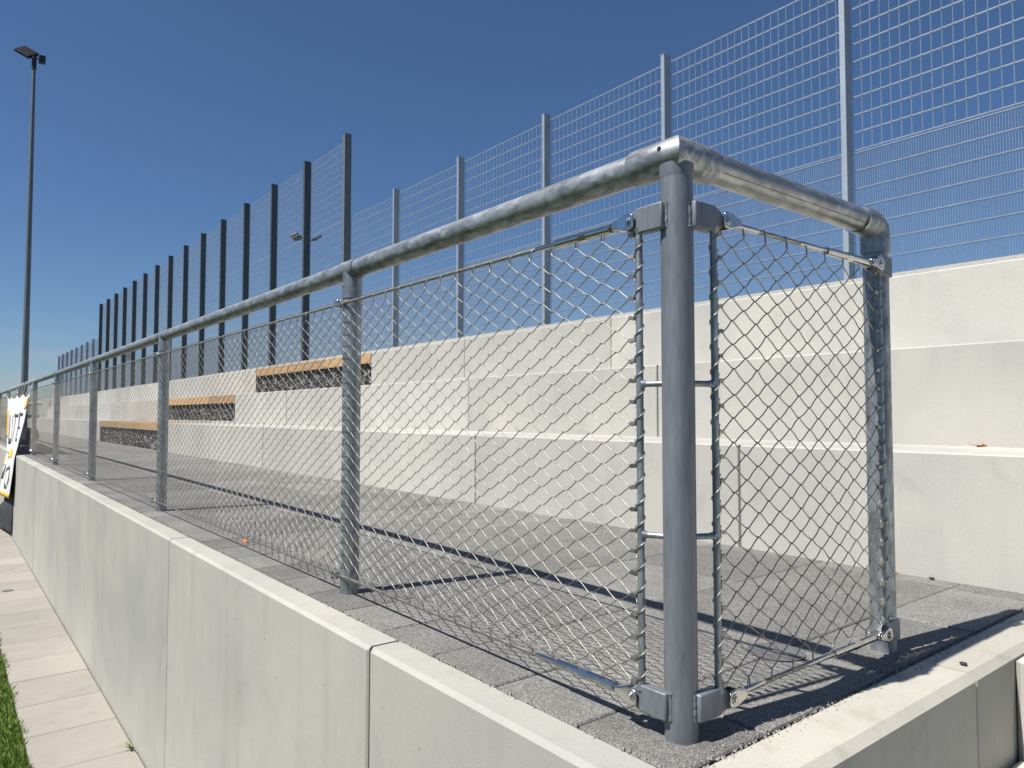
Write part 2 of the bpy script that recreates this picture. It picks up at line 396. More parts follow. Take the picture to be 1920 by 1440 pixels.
# stair outside the kerb wall, right edge of the picture
stair = thing('concrete_staircase', 'pale concrete steps outside the kerb wall at right edge', 'stairs')
for y0, y1, z in ((0.992, 1.75, -0.006), (0.45, 0.990, -0.243), (-0.15, 0.448, -0.478), (-0.75, -0.152, -0.713), (-1.35, -0.752, -0.948)):
    b = MB(); b.box((0.2145, y0, ZP-0.03), (2.2, y1, z), 0.012); obj('step', b, M['tier'], stair)

# seating tiers
TY = [1.707, 2.35, 3.0]; TZ = [0.447, 0.884, 1.336]; TEND = [-34.3, -37.0, -43.3]
BEN = {0: (-11.2, -17.29), 1: (-10.06, -14.15), 2: (-7.02, -11.07)}
lab = ['lowest pale concrete seating tier rising from the grey paving', 'middle pale concrete seating tier above the lowest step', 'topmost pale concrete tier wall below the mesh fence']
first = [-1.03, -2.03, -3.04]
for ti in range(3):
    T = thing('concrete_tier', lab[ti], 'wall')
    y0 = TY[ti]; y1 = TY[ti+1]+0.02 if ti < 2 else 3.66
    zb = (-0.1, 0.40, 0.84)[ti]; zt = TZ[ti]
    js = [first[ti]+2.0*i for i in range(4, -1, -1)]
    x = first[ti]-2.0
    while x > TEND[ti]+0.4: js.append(x); x -= 2.0
    js.append(TEND[ti])
    segs = []
    bx1, bx0 = BEN[ti]
    for i in range(len(js)-1):
        a, b_ = js[i+1], js[i]
        # cut the bench niche out of the run
        if b_ <= bx0 or a >= bx1: segs.append((a, b_, zt))
        else:
            if b_ > bx1: segs.append((bx1, b_, zt))
            if a < bx0: segs.append((a, bx0, zt))
    for a, b_, z in segs:
        q = MB(); dy = random.uniform(-0.004, 0.003)
        c = 0.0055; ch = 0.004; x0, x1 = a+0.005, b_-0.005
        prof = [(y0+dy, zb), (y0+dy, z-c), (y0+dy+c, z), (y1, z), (y1, zb)]
        n = 5; vs = []
        for xx, ins in ((x0, ch), (x0+ch, 0), (x1-ch, 0), (x1, ch)):
            vs += [(xx, y+(ins if k in (0,1) else 0), zz) for k,(y,zz) in enumerate(prof)]
        fs = [tuple(range(n)), tuple(range(4*n-1, 3*n-1, -1))]
        for w in range(3):
            for k in range(n): fs.append((w*n+k, (w+1)*n+k, (w+1)*n+(k+1)%n, w*n+(k+1)%n))
        q.add(vs, fs); obj('concrete_panel', q, M['tier'], T)
    for x in js[1:-1]:
        if bx0-0.02 < x < bx1+0.02: continue
        q = MB(); q.box((x-0.0048, y0+0.009, zb), (x+0.0048, y0+0.30, zt-0.011)); obj('joint_seal', q, M['seal'], T)
    # low sill that carries the niche
    if ti:
        q = MB(); q.box((bx0+0.005, y0, zb), (bx1-0.005, y1, zt-0.40)); obj('niche_sill', q, M['tier'], T)
    q = MB(); q.box((TEND[ti]+0.05, y0+0.05, zb-0.02), (first[ti]+7.9, y1-0.05, zt-0.46 if ti else zb)); obj('joint_filling', q, M['sand'], T)
# timber benches in the niches
bl = ['lowest timber bench at paving level, dark infill beneath', 'middle timber bench set into the second concrete tier', 'topmost and nearest timber bench on the upper tier']
for ti in range(3):
    B = thing('timber_bench', bl[ti], 'bench', 'timber benches in the tiers')
    bx1, bx0 = BEN[ti]; y0 = TY[ti]; zt = TZ[ti]; zb = 0.0 if ti == 0 else zt-0.40
    y1 = y0+0.6
    nb = 3; L = (bx1-bx0-0.02)/nb
    for k in range(nb):
        b = MB(); b.box((bx0+0.01+k*L+0.003, y0+0.004, zt-0.125), (bx0+0.01+(k+1)*L-0.003, y0+0.045, zt-0.002), 0.004); obj('front_board', b, M['wood'], B)
        for s_ in range(4):
            b = MB(); ya = y0+0.05+0.135*s_; b.box((bx0+0.01+k*L+0.003, ya, zt-0.032), (bx0+0.01+(k+1)*L-0.003, ya+0.128, zt-0.002), 0.004); obj('seat_board', b, M['wood'], B)
    # rough stone infill, set back
    nx, nz = 160, 14; vs = []; fs = []
    for i in range(nx+1):
        for j in range(nz+1):
            vs.append((bx0+0.02+(bx1-bx0-0.04)*i/nx, y0+0.055+random.uniform(-.022,.022), zb+(zt-0.03-zb)*j/nz))
    for i in range(nx):
        for j in range(nz): a = i*(nz+1)+j; fs.append((a, a+nz+1, a+nz+2, a+1))
    b = MB(); b.add(vs, fs); obj('stone_infill', b, M['stone'], B, fix=False)
    b = MB(); b.box((bx0+0.02, y0+0.09, zb), (bx1-0.02, y1, zt-0.04)); obj('bench_core', b, M['stone'], B)

# ================================================================== RAILING
rail = thing('mesh_railing', 'galvanised tube railing with stainless wire mesh along the terrace edge', 'railing')
H = 1.06; RP = 0.030; YM = -0.034; XM = 0.034; SY = 0.785
PX = [-(1.343+2.56*k) for k in range(9)]
ZT, ZB = 0.944, 0.060
def cyl(name, a, b, r, mat, n=24, parent=rail, **kw):
    q = MB(); q.tube([a, b], r, n); return obj(name, q, mat, parent, **kw)
# corner post
q = MB(); q.tube([(0,0,-0.04),(0,0,H-0.02)], RP, 40); obj('post', q, M['matte'], rail, label='smooth blue grey corner post of the railing')
# weld collar at the head of the corner post
q = MB(); q.tube([(0,0,H-0.044),(0,0,H-0.036),(0,0,H-0.02)], RP, 32, rad=[0.0302,0.0312,0.0325]); obj('weld', q, M['matte'], rail)
# mitred corner fitting
q = MB(); q.tube([(-0.098,0,H),(0,0,H),(0,0.098,H)], 0.0348, 40); obj('corner_fitting', q, M['galv'], rail, bevel=0.0015)
# drain hole in the fitting: its inner darkness painted as a black disc
q = MB(); q.tube([(-0.012,-0.028,H+0.0085),(-0.012,-0.0352,H+0.0095)], 0.0042, 14); obj('drain_hole', q, M['dark'], rail)
# long top rail, one length per bay
ends = [-0.05]+PX
for k in range(len(PX)):
    a = ends[k]; b_ = ends[k+1]
    q = MB(); q.tube([(a-(0.0 if k == 0 else 0.046),0,H),(b_+0.046 if k < len(PX)-1 else b_,0,H)], 0.0302, 32); obj('top_rail', q, M['galv'], rail)
# tee fittings and intermediate posts
for k, x in enumerate(PX):
    q = MB(); q.tube([(x-0.05,0,H),(x+0.05,0,H)], 0.0327, 32); T = obj('tee_fitting', q, M['galv'], rail)
    q = MB(); q.tube([(x,0,H-0.01),(x,0,H-0.098)], 0.0322, 32); obj('sleeve', q, M['galv_v'], T)
    q = MB(); q.tube([(x,-0.0315,H-0.055),(x,-0.0345,H-0.055)], 0.004, 12); obj('grub_screw', q, M['inox'], T)
    q = MB(); q.tube([(x,0,-0.04),(x,0,H-0.03)], RP, 32); obj('post', q, M['galv_v'], rail)
    # cable clamps on the front of the post
    for z in (ZT, ZB):
        q = MB(); q.tube([(x-0.004,-0.024,z),(x-0.016,-0.043,z)], 0.0075, 12)
        cl = obj('cable_clamp', q, M['inox'], rail)
        q = MB(); q.box((x-0.030,-0.050,z-0.013),(x-0.006,-0.039,z+0.013)); obj('clamp_plate', q, M['inox'], cl, bevel=0.003)
        q = MB()
        for dz in (-0.009, 0.009):
            q.tube([(x-0.018,-0.058,z+dz),(x-0.018,-0.030,z+dz)], 0.0042, 6, smooth=False)
        obj('clamp_bolt', q, M['inox'], cl)
# short end rail and end elbow
q = MB(); q.tube([(0,0.06,H),(0,SY-0.075,H)], 0.0302, 36); obj('top_rail', q, M['galv_y'], rail, label='short end rail with a weld seam')
q = MB(); q.tube([(0.0262,0.11,H-0.0158),(0.0262,SY-0.10,H-0.0158)], 0.0009, 5); obj('weld_seam', q, M['matte'], rail)
pts = [(0,SY-0.092,H)]
for i in range(7):
    a = R(90*i/6); pts.append((0, SY-0.034+0.034*math.sin(a), H-0.034+0.034*math.cos(a)))
pts.append((0,SY,H-0.075))
q = MB(); q.tube(pts, 0.0348, 32); obj('end_elbow', q, M['galv_v'], rail)
q = MB(); q.tube([(0,SY-0.0955,H),(0,SY-0.0915,H)], 0.0352, 32); obj('elbow_rim', q, M['inox'], rail)
q = MB(); q.tube([(0,SY,-0.04),(0,SY,H-0.06)], RP, 36); obj('post', q, M['galv_v'], rail, label='end post of the short return')

# ---- brackets, forks, turnbuckles, ropes.  frame: origin o, direction d along the rope, s = sideways, z up
def place(q, o, d, s):
    o = Vector(o); d = Vector(d); s = Vector(s)
    q.v = [tuple(o + d*x + s*y + Vector((0,0,z))) for x, y, z in q.v]; return q
def bracket(o, d, s):
    # flat bar welded to the post, tapering to a rounded eye
    q = MB(); q.prism([(-0.006,-0.0245),(0.052,-0.0245),(0.068,-0.018),(0.0815,-0.007),(0.0815,0.007),(0.068,0.018),(0.052,0.0245),(-0.006,0.0245)], 'y', -0.0115, 0.0115)
    br = obj('bracket', place(q, o, d, s), M['matte'], rail, bevel=0.003)
    q = MB(); vs = []
    pw = [(-0.0075, 0.002+random.uniform(-.001,.001), -0.0235+0.0047*i) for i in range(11)]
    q.tube(pw, 0.005, 8, rad=[0.0046+random.uniform(-.0008,.0008) for _ in pw])
    obj('weld', place(q, o, d, s), M['matte'], br)
def fork(o, d, s):
    q = MB()
    prof = [(0.056,-0.012),(0.064,-0.0155),(0.078,-0.0155),(0.098,-0.009),(0.110,-0.0065),(0.110,0.0065),(0.098,0.009),(0.078,0.0155),(0.064,0.0155),(0.056,0.012)]
    q.prism(prof, 'y', -0.0165, -0.0118); q.prism(prof, 'y', 0.0118, 0.0165)
    q.prism([(0.090,-0.0115),(0.112,-0.0065),(0.112,0.0065),(0.090,0.0115)], 'y', -0.0119, 0.0119)
    q.tube([(0.108,0,0),(0.118,0,0)], 0.0075, 12)
    f = obj('fork_terminal', place(q, o, d, s), M['inox'], rail, bevel=0.0018)
    q = MB(); q.tube([(0.070,-0.021,0),(0.070,0.021,0)], 0.0058, 14)
    q.tube([(0.070,-0.0185,0),(0.070,-0.0165,0)], 0.0095, 18); q.tube([(0.070,0.0165,0),(0.070,0.0205,0)], 0.0095, 6, smooth=False)
    obj('pin', place(q, o, d, s), M['inox'], f)
def turnbuckle(o, d, s, a=0.128, L=0.165, sw=0.07, screw=True):
    q = MB()
    if screw: q.tube([(a-0.014,0,0),(a+0.004,0,0)], 0.0048, 12)
    q.tube([(a,0,0),(a+0.006,0,0)], 0.0105, 6, smooth=False)
    q.tube([(a+0.006,0,0),(a+L,0,0)], 0.0092, 20)
    tb = obj('turnbuckle', place(q, o, d, s), M['inox'], rail)
    q = MB(); q.tube([(a+L*0.44,0,0),(a+L*0.56,0,0)], 0.0102, 6, smooth=False); obj('spanner_flat', place(q, o, d, s), M['inox'], tb)
    q = MB(); q.tube([(a+L-0.002,0,0),(a+L+sw-0.006,0,0),(a+L+sw,0,0)], 0.006, 14, rad=[0.006,0.006,0.0044]); obj('swage', place(q, o, d, s), M['inox'], tb)
def rope(pts_a, pts_b, near=True):
    a, b = Vector(pts_a), Vector(pts_b); L = (b-a).length
    n = max(2, int(L/0.004)) if near else 2
    q = MB(); q.tube([a.lerp(b, i/(n-1)) for i in range(n)], 0.0042, 18 if near else 6, lobes=6 if near else 0, twist=0.42)
    return obj('wire_rope', q, M['wire'], rail)
for z in (ZT, ZB):
    oL, dL, sL = (0, YM+0.004, z), (-1,0,0), (0,1,0)
    bracket((-0.008, YM+0.004, z), dL, sL); fork((-0.008, YM, z), dL, sL); turnbuckle((0, YM, z), dL, sL)
    rope((-0.36, YM, z), (-1.6, YM, z)); rope((-1.6, YM, z), (PX[-1], YM, z), False)
    # end panel
    oR, dR, sR = (XM, 0.008, z), (0,1,0), (-1,0,0)
    bracket((XM-0.004, 0.008, z), dR, sR); fork((XM, 0.022, z), dR, sR)
    q = MB(); q.tube([(XM,0.135,z),(XM,0.142,z),(XM,0.205,z),(XM,0.212,z)], 0.006, 14, rad=[0.0042,0.0062,0.0062,0.0043]); obj('swage', q, M['inox'], rail)
    rope((XM, 0.20, z), (XM, 0.375, z))
    bracket((XM-0.004, SY-0.006, z), (0,-1,0), (-1,0,0)); fork((XM, SY-0.006, z), (0,-1,0), (-1,0,0))
    turnbuckle((XM, SY-0.006, z), (0,-1,0), (-1,0,0), 0.104, 0.20, 0.11)
# vertical tension bars with stubs
BL = (-0.0625, YM); BR = (XM, 0.0635); BE = (XM, SY-0.062)
def vbar(xy, tgt, stubs=True):
    q = MB(); q.tube([(xy[0],xy[1],ZB+0.012),(xy[0],xy[1],ZT-0.012)], 0.0068, 20); bar = obj('tension_bar', q, M['galv_v'], rail)
    for z0, sg in ((ZB+0.014, 1), (ZT-0.014, -1)):
        q = MB(); q.tube([(xy[0],xy[1],z0),(xy[0],xy[1],z0+sg*0.012)], 0.01, 16, rad=[0.0105,0.007]); obj('weld', q, M['galv_v'], bar)
    for z in ((0.636, 0.357) if stubs else ()):
        q = MB(); q.tube([(xy[0],xy[1],z),(tgt[0],tgt[1],z)], 0.0056, 16)
        d = (Vector((tgt[0],tgt[1],z))-Vector((xy[0],xy[1],z))).normalized(); p = Vector((xy[0],xy[1],z))
        q.tube([p+d*0.004, p+d*0.014], 0.0056, 16, rad=[0.0085,0.0057]); obj('stub', q, M['galv_v'], bar)
vbar(BL, (-0.012,-0.012)); vbar(BR, (0.012,0.012)); vbar(BE, (0.012,SY-0.012))

# ---- wire mesh
# row height and number of rows differ between the long net and the end net
LONG = (0.0398, 21); ENDP = (0.0466, 18)
def base_z(rows): return 0.5*(ZT+ZB) - rows[1]*rows[0]/2
def wiremesh(origin, dx, side, ncols, pitch, rows, lod, RW=0.00115, jit=0.0016, flat=0.0052, bowr=0.0009):
    """net in the plane origin + dx*u; side = unit normal. nodes (i,j), i+j even, half pitches"""
    PH, NR = rows; Z0 = base_z(rows)
    q = MB(); O = Vector(origin); D = Vector(dx); S_ = Vector(side); hp = pitch/2; hh = PH/2
    rnd = random.Random(3)
    cache = {}
    def node(i, j):
        if (i, j) not in cache:
            cache[(i, j)] = (i*hp + rnd.uniform(-jit, jit), Z0 + j*hh + rnd.uniform(-jit, jit)*0.7)
        return cache[(i, j)]
    def P(u, z, o=0.0): return O + D*u + S_*o + Vector((0,0,z))
    for i in range(ncols*2):
        u_abs = i*hp; l = lod(u_abs)
        for j in range(NR*2+1):
            if (i+j) % 2: continue
            for dj in (1, -1):
                j2 = j+dj
                if j2 < 0 or j2 > NR*2: continue
                a = node(i, j); b = node(i+1, j2)
                off = RW*0.9 if dj > 0 else -RW*0.9
                if l < 2:
                    f = flat; bow = rnd.uniform(-bowr, bowr)
                    pts = [P(a[0]-0.001,a[1],off*0.9), P(a[0]+f, a[1]+0.0007*dj, off), P((a[0]+b[0])/2, (a[1]+b[1])/2+bow, off), P(b[0]-f, b[1]-0.0007*dj, off), P(b[0]+0.001, b[1], off*0.9)]
                    if l == 1: pts = [pts[0], pts[1], pts[3], pts[4]]
                else: pts = [P(*a, off), P(*b, off)]
                q.tube(pts, RW if l < 2 else RW*1.15, 5 if l == 0 else 3, cap=False, smooth=True)
    # loops over the ropes, one at each outer node
    for i in range(ncols*2+1):
        l = lod(i*hp)
        for j, zc, sg in ((NR*2, ZT, 1), (0, ZB, -1)):
            if (i+j) % 2: continue
            u, z = node(i, j)
            if l < 2:
                w = 0.0085 + rnd.uniform(-.0015,.0015); k = 0.0048
                pts = [P(u-0.001,z,0.001), P(u-w*0.7,z+sg*0.008,0.003), P(u-w, zc-sg*0.003, k), P(u-w*0.9, zc+sg*k, 0.0015), P(u+w*0.4, zc+sg*k, -0.002), P(u+w, zc-sg*0.002, -k), P(u+w*0.7, z+sg*0.007, -0.002), P(u+0.001, z, -0.001)]
                q.tube(pts, RW, 5 if l == 0 else 3, cap=False)
            else:
                q.tube([P(u,z), P(u, zc+sg*0.004, 0.003)], RW, 3, cap=False)
    return q
XS = BL[0]-0.0215
PIT = 0.0745
ncol = int((abs(PX[-1])-abs(XS))/PIT)
q = wiremesh((XS, YM, 0), (-1,0,0), (0,-1,0), ncol, PIT, LONG, lambda u: 0 if u < 2.6 else (1 if u < 7.5 else 2))
obj('wire_mesh', q, M['wire'], rail, fix=False)
y0 = BR[1]+0.020; y1 = BE[1]-0.020; ncE = 8
q = wiremesh((XM, y0, 0), (0,1,0), (1,0,0), ncE, (y1-y0)/ncE, ENDP, lambda u: 0, RW=0.0013, jit=0.0028, flat=0.0036, bowr=0.0022)
obj('wire_mesh', q, M['wire'], rail, fix=False)
# ferrule clips and the spiral lacing round the tension bars
def clip_mesh(ax):
    b = MB(); a, c_ = (0.0072, 0.0034) if ax == 'x' else (0.0034, 0.0072)
    b.box((-a,-c_,-0.0036),(a,c_,0.0036)); me = b.mesh('clip'); me.materials.append(M['wire']); return me
cmx, cmy = clip_mesh('x'), clip_mesh('y')
def lacing(xy, mesh_dir, me, clip_u, rows):
    PH, NR = rows; Z0 = base_z(rows); x, y = xy; q = MB(); D = Vector(mesh_dir); S_ = Vector((-D.y, D.x, 0))
    turns = NR; n = turns*14; pts = []
    r = 0.0082
    for i in range(n+1):
        t = i/14.0; a = 2*math.pi*t
        z = Z0 + t*PH
        pts.append(Vector((x,y,z)) + (D*math.cos(a) + S_*math.sin(a))*r)
    q.tube(pts, 0.0011, 5, cap=False)
    for j in range(NR+1):
        z = Z0 + j*PH + random.uniform(-.0015,.0015)
        c = Vector((x,y,z)) + D*clip_u
        o = bpy.data.objects.new('clip', me); C.objects.link(o); o.parent = rail; o.location = c - D*0.004; o.rotation_euler = (random.uniform(-.25,.25), random.uniform(-.25,.25), random.uniform(-.15,.15))
        e0 = Vector((x,y,z+0.0135)) + (D*0.6 - S_*0.8)*r; e1 = Vector((x,y,z-0.011)) + (D*0.6 + S_*0.8)*r
        cc = c - D*0.009
        q.tube([e0, cc+Vector((0,0,0.009))+D*0.001, cc+Vector((0,0,0.001)), cc-Vector((0,0,0.002)), e1], 0.0010, 5, cap=False)
    obj('lacing_wire', q, M['wire'], rail, fix=False)
lacing(BL, (-1,0,0), cmx, 0.0215, LONG); lacing(BR, (0,1,0), cmy, 0.020, ENDP); lacing(BE, (0,-1,0), cmy, 0.020, ENDP)

# ================================================================== BALL FENCE
fence = thing('ball_fence', 'tall galvanised steel mesh fence with many posts behind the tiers', 'fence')
FY = 6.7; FZ = 1.95; SP = 2.52
def post_mesh(w, d, top, mat=None):
    b = MB(); b.box((-w/2,-d/2,0),(w/2,d/2,top-FZ)); b.box((-w/2-0.004,-d/2-0.004,top-FZ),(w/2+0.004,d/2+0.004,top-FZ+0.012))
    me = b.mesh('post'); me.materials.append(mat or M['fence']); return me
midp = post_mesh(0.10, 0.18, 7.58, M['mast']); lowp = post_mesh(0.06, 0.13, 5.56); tallp = post_mesh(0.10, 0.18, 7.58, M['fence_dark'])  # tallp and, more weakly, midp carry the side shade in their colour
def panel_mesh(z0, z1, vp, L=SP-0.07):
    b = MB(); n = int(round(L/vp))
    for i in range(n+1):
        x = i*L/n; b.tube([(x,0,z0),(x,0,z1)], 0.0032 if vp < 0.05 else 0.004, 4, cap=False, smooth=False)
    nz = int(round((z1-z0)/0.2))
    for j in range(nz+1):
        z = z0 + (z1-z0)*j/nz
        for yy in (-0.0075, 0.0075): b.tube([(0,yy,z),(L,yy,z)], 0.0046, 4, cap=False, smooth=False, phase=math.pi/4)
    me = b.mesh('mesh_panel'); me.materials.append(M['fence']); return me
pl = panel_mesh(2.07, 3.47, 0.025); pu = panel_mesh(3.50, 5.50, 0.10); pt = panel_mesh(5.53, 7.53, 0.10)
def fobj(name, me, loc):
    o = bpy.data.objects.new(name, me); C.objects.link(o); o.parent = fence; o.location = loc; return o
for k in range(-3, 28):
    x = -2.99-SP*k; tall = 5 <= k <= 19
    fobj('fence_post', midp if k == 5 else (tallp if tall else lowp), (x, FY+(0.02 if tall else 0), FZ))
    if k > -3:
        for me in ([pl, pu, pt] if 6 <= k <= 19 else [pl, pu]): fobj('mesh_panel', me, (x+0.035, FY+0.125 if tall else FY+0.08, 0))

# ================================================================== MASTS
def mast(loc, hgt, r0, r1, label, build):
    m_ = thing('floodlight_mast', label, 'floodlight'); m_.location = loc
    q = MB(); q.tube([(0,0,0),(0,0,1.2),(0,0,hgt)], r0, 16, rad=[r0,r0*0.97,r1]); obj('pole', q, M['mast'], m_)
    build(m_, hgt)
def head_big(m_, h_):
    q = MB(); q.tube([(0,0,h_-0.5),(0,0,h_+0.12)], 0.10, 12); obj('mast_head', q, M['rubber'], m_)
    q = MB(); q.tube([(-0.06,-0.08,h_+0.08),(0.12,0.35,h_+0.05)], 0.045, 8); obj('cross_arm', q, M['rubber'], m_)
    # LED panel, long axis rising outwards from the mast top, tilted towards the pitch
    ax = Vector((-0.55,-0.69,0.50)).normalized(); sh = Vector((-0.62,0.10,0.78)); sh = (sh-ax*sh.dot(ax)).normalized(); nrm = ax.cross(sh)
    q = MB(); q.box((-0.40,-0.31,-0.06),(0.40,0.31,0.06)); hd = obj('lamp_head', q, M['bag'], m_, bevel=0.02)
    mm = Matrix((ax, sh, nrm)).transposed().to_4x4(); mm.translation = Vector((0,0,h_+0.15)) + ax*0.43; hd.matrix_local = mm
    for i in range(7):
        q = MB(); x = -0.345+0.115*i; q.box((x-0.012,-0.29,0.058),(x+0.012,0.29,0.11)); obj('cooling_fin', q, M['bag'], hd)
    q = MB(); q.box((-0.36,-0.27,-0.072),(0.36,0.27,-0.058)); obj('lens', q, M['glass'], hd)
    q = MB(); q.box((-0.12,-0.14,-0.20),(0.12,0.14,0.16)); bx = obj('driver_box', q, M['rubber'], m_, bevel=0.02); bx.location = (0.12,0.30,h_+0.05)
mast((-39.75, 1.98, ZP-0.03), 18.75, 0.155, 0.075, 'tall floodlight mast with dark tilted lamp head at far left', head_big)
def head_twin(m_, h_):
    q = MB(); q.tube([(-0.55,-0.75,h_-0.1),(0.55,0.75,h_-0.1)], 0.06, 8); obj('cross_arm', q, M['rubber'], m_)
    for sg in (-1, 1):
        q = MB(); q.box((-0.35,-0.38,-0.10),(0.35,0.38,0.10)); hd = obj('lamp_head', q, M['rubber'], m_, bevel=0.03); hd.location = (0.50*sg, 0.68*sg, h_+0.18-0.10*(sg>0)); hd.rotation_euler = (R(25*sg), R(-20), R(40))
        q = MB(); q.box((-0.30,-0.33,-0.12),(0.30,0.33,-0.098)); obj('lens', q, M['glass'], hd)
mast((-56.3, 22.4, ZP-0.1), 16.5, 0.16, 0.08, 'distant floodlight mast with two small lamp heads behind fence', head_twin)
# dark board beyond the far fence
sb = thing('sign_board', 'dark board on two legs far behind the fence', 'board'); sb.location = (-56.0, 9.2, 1.2)
q = MB(); q.box((-2.0,-0.06,3.2),(2.0,0.06,3.95)); obj('panel', q, M['rubber'], sb, bevel=0.01)
for xx in (-1.5, 1.5):
    q = MB(); q.box((xx-0.06,0.065,-0.3),(xx+0.06,0.17,3.7)); obj('leg', q, M['fence'], sb)

# ================================================================== BANNER at the far left
ban = thing('banner', 'white and yellow printed banner hanging from the railing at far left', 'banner')
# left and right edges, top to bottom (world metres)
RE = [(-11.643, -0.05, 0.884), (-11.698, -0.1, 0.483), (-11.759, -0.17, 0.136), (-11.451, -0.225, -0.009), (-11.429, -0.25, -0.298), (-11.576, -0.27, -0.606)]
LE = [(-16.083, -0.05, 0.913), (-15.151, -0.1, 0.361), (-13.769, -0.18, -0.019), (-13.145, -0.24, -0.204), (-12.954, -0.28, -0.399), (-12.912, -0.31, -0.642)]
def edge(E, t):
    f = t*(len(E)-1); i = min(int(f), len(E)-2); f -= i
    return Vector(E[i]).lerp(Vector(E[i+1]), f)
def bp(s, t, off=0.0):
    p = edge(LE, t).lerp(edge(RE, t), s)
    fold = 0.010*math.sin(s*17+t*4) + 0.006*math.sin(s*31+1)
    sag = 0.05*abs(math.sin(s*math.pi*4))*(1-t)**6
    return p + Vector((0, min(0.0, fold)-0.004-off, -sag))
NS, NT = 72, 48
def bsheet(name, mat, inside, off, th=0.002):
    idx = {}; vs = []; fs = []
    def vid(i, j):
        if (i, j) not in idx: idx[(i, j)] = len(vs); vs.append(bp(i/NS, j/NT, off))
        return idx[(i, j)]
    for i in range(NS):
        for j in range(NT):
            if inside((i+.5)/NS, (j+.5)/NT): fs.append((vid(i,j), vid(i+1,j), vid(i+1,j+1), vid(i,j+1)))
    if not fs: return
    b = MB(); b.add(vs, fs, True); o = obj(name, b, mat, ban, fix=False)
    md = o.modifiers.new('thick', 'SOLIDIFY'); md.thickness = th; md.offset = 0
    return o
bsheet('cloth', M['white_pvc'], lambda s, t: True, 0.0)
def rects(L): return lambda s, t: any(a <= s <= b and c <= t <= d for a, b, c, d in L)
for name, fn in (('yellow_border', lambda s, t: t > 0.955), ('yellow_patch', lambda s, t: s < 0.10 and 0.08 < t < 0.30), ('yellow_patch', lambda s, t: s > 0.90 and 0.02 < t < 0.10),
                 ('yellow_figure', lambda s, t: 0.52 < s < 0.72 and 0.40 < t < 0.56 and (t-0.40) > abs(s-0.62)*0.6), ('yellow_patch', lambda s, t: s < 0.16 and 0.50 < t < 0.62)):
    bsheet(name, M['yellow'], fn, 0.006)
# lettering: U T E on the upper half, O below
letters = [(0.20,0.22,0.12,0.32),(0.36,0.38,0.12,0.32),(0.20,0.38,0.32,0.345),      # U
           (0.46,0.66,0.12,0.145),(0.55,0.575,0.12,0.36),                            # T
           (0.72,0.745,0.12,0.36),(0.72,0.86,0.12,0.145),(0.72,0.84,0.225,0.25),(0.72,0.86,0.335,0.36)]   # E
for grp in (letters[:3], letters[3:5], letters[5:]): bsheet('letter', M['ink'], rects(grp), 0.006)
bsheet('letter', M['ink'], lambda s, t: 0.72 < ((s-0.62)/0.17)**2+((t-0.80)/0.115)**2 < 1.2, 0.006)
bsheet('letter', M['ink'], lambda s, t: abs(s-0.22-(t-0.66)*-0.5) < 0.035 and 0.62 < t < 0.82, 0.006)
for i in range(9):      # ties to the rail
    s_ = (i+0.02)/8.04; p = bp(min(1,s_), 0.0)
    q = MB(); q.tube([p, (p.x,-0.036,0.99), (p.x,-0.02,1.094), (p.x,0.02,1.094), (p.x,0.036,0.99)], 0.004, 5); obj('tie', q, M['white_pvc'], ban)
# dark tarp below and beside the banner, on the wall face
tv = []; tf = []; nx, nz = 26, 20
for i in range(nx+1):
    for j in range(nz+1):
        x = -11.70-1.1*i/nx; z = -0.06-(1.07)*j/nz
        tv.append((x+0.05*math.sin(j*0.9)*(j/nz)*(i > 0), -0.218-0.008*math.sin(i*1.1+j*0.35)-0.06*(j/nz)**2*(i/nx)-(0.05 if j > 13 else 0.0)*(i/nx), z))
for i in range(nx):
    for j in range(nz): a = i*(nz+1)+j; tf.append((a,a+1,a+nz+2,a+nz+1))
b = MB(); b.add(tv, tf, True); tp = obj('tarpaulin', b, M['fibre'], fix=False); tp.modifiers.new('thick','SOLIDIFY').thickness = 0.006
tag(tp, 'dark tarpaulin hanging on the wall face below the banner', 'tarpaulin')
# dark bag on the terrace behind the banner
b = MB(); vs = []; fs = []; nu, nv = 20, 10
for i in range(nu):
    for j in range(nv+1):
        a = 2*math.pi*i/nu; t_ = j/nv; rr_ = math.sin(math.pi*min(1,0.08+t_*0.92))**0.5 if t_ < 0.999 else 0.02
        k = 1+0.10*math.sin(3*a+2*t_*5)
        vs.append((-16.1+0.62*rr_*k*math.cos(a), 0.27+0.18*rr_*k*math.sin(a), 0.003+0.30*t_))
for i in range(nu):
    for j in range(nv): fs.append((i*(nv+1)+j, ((i+1)%nu)*(nv+1)+j, ((i+1)%nu)*(nv+1)+j+1, i*(nv+1)+j+1))
fs.append(tuple(i*(nv+1) for i in range(nu))[::-1])
b.add(vs, fs, True); bag = thing('equipment_bag', 'black bag lying on the terrace behind the banner', 'bag')
obj('bag_body', b, M['bag'], bag)
for dx in (-0.16, 0.16):
    q = MB(); q.tube([(-16.1+dx,0.075,0.12),(-16.1+dx,0.12,0.28),(-16.1+dx,0.27,0.318),(-16.1+dx,0.42,0.28),(-16.1+dx,0.46,0.12)], 0.012, 8); obj('carry_strap', q, M['rubber'], bag)

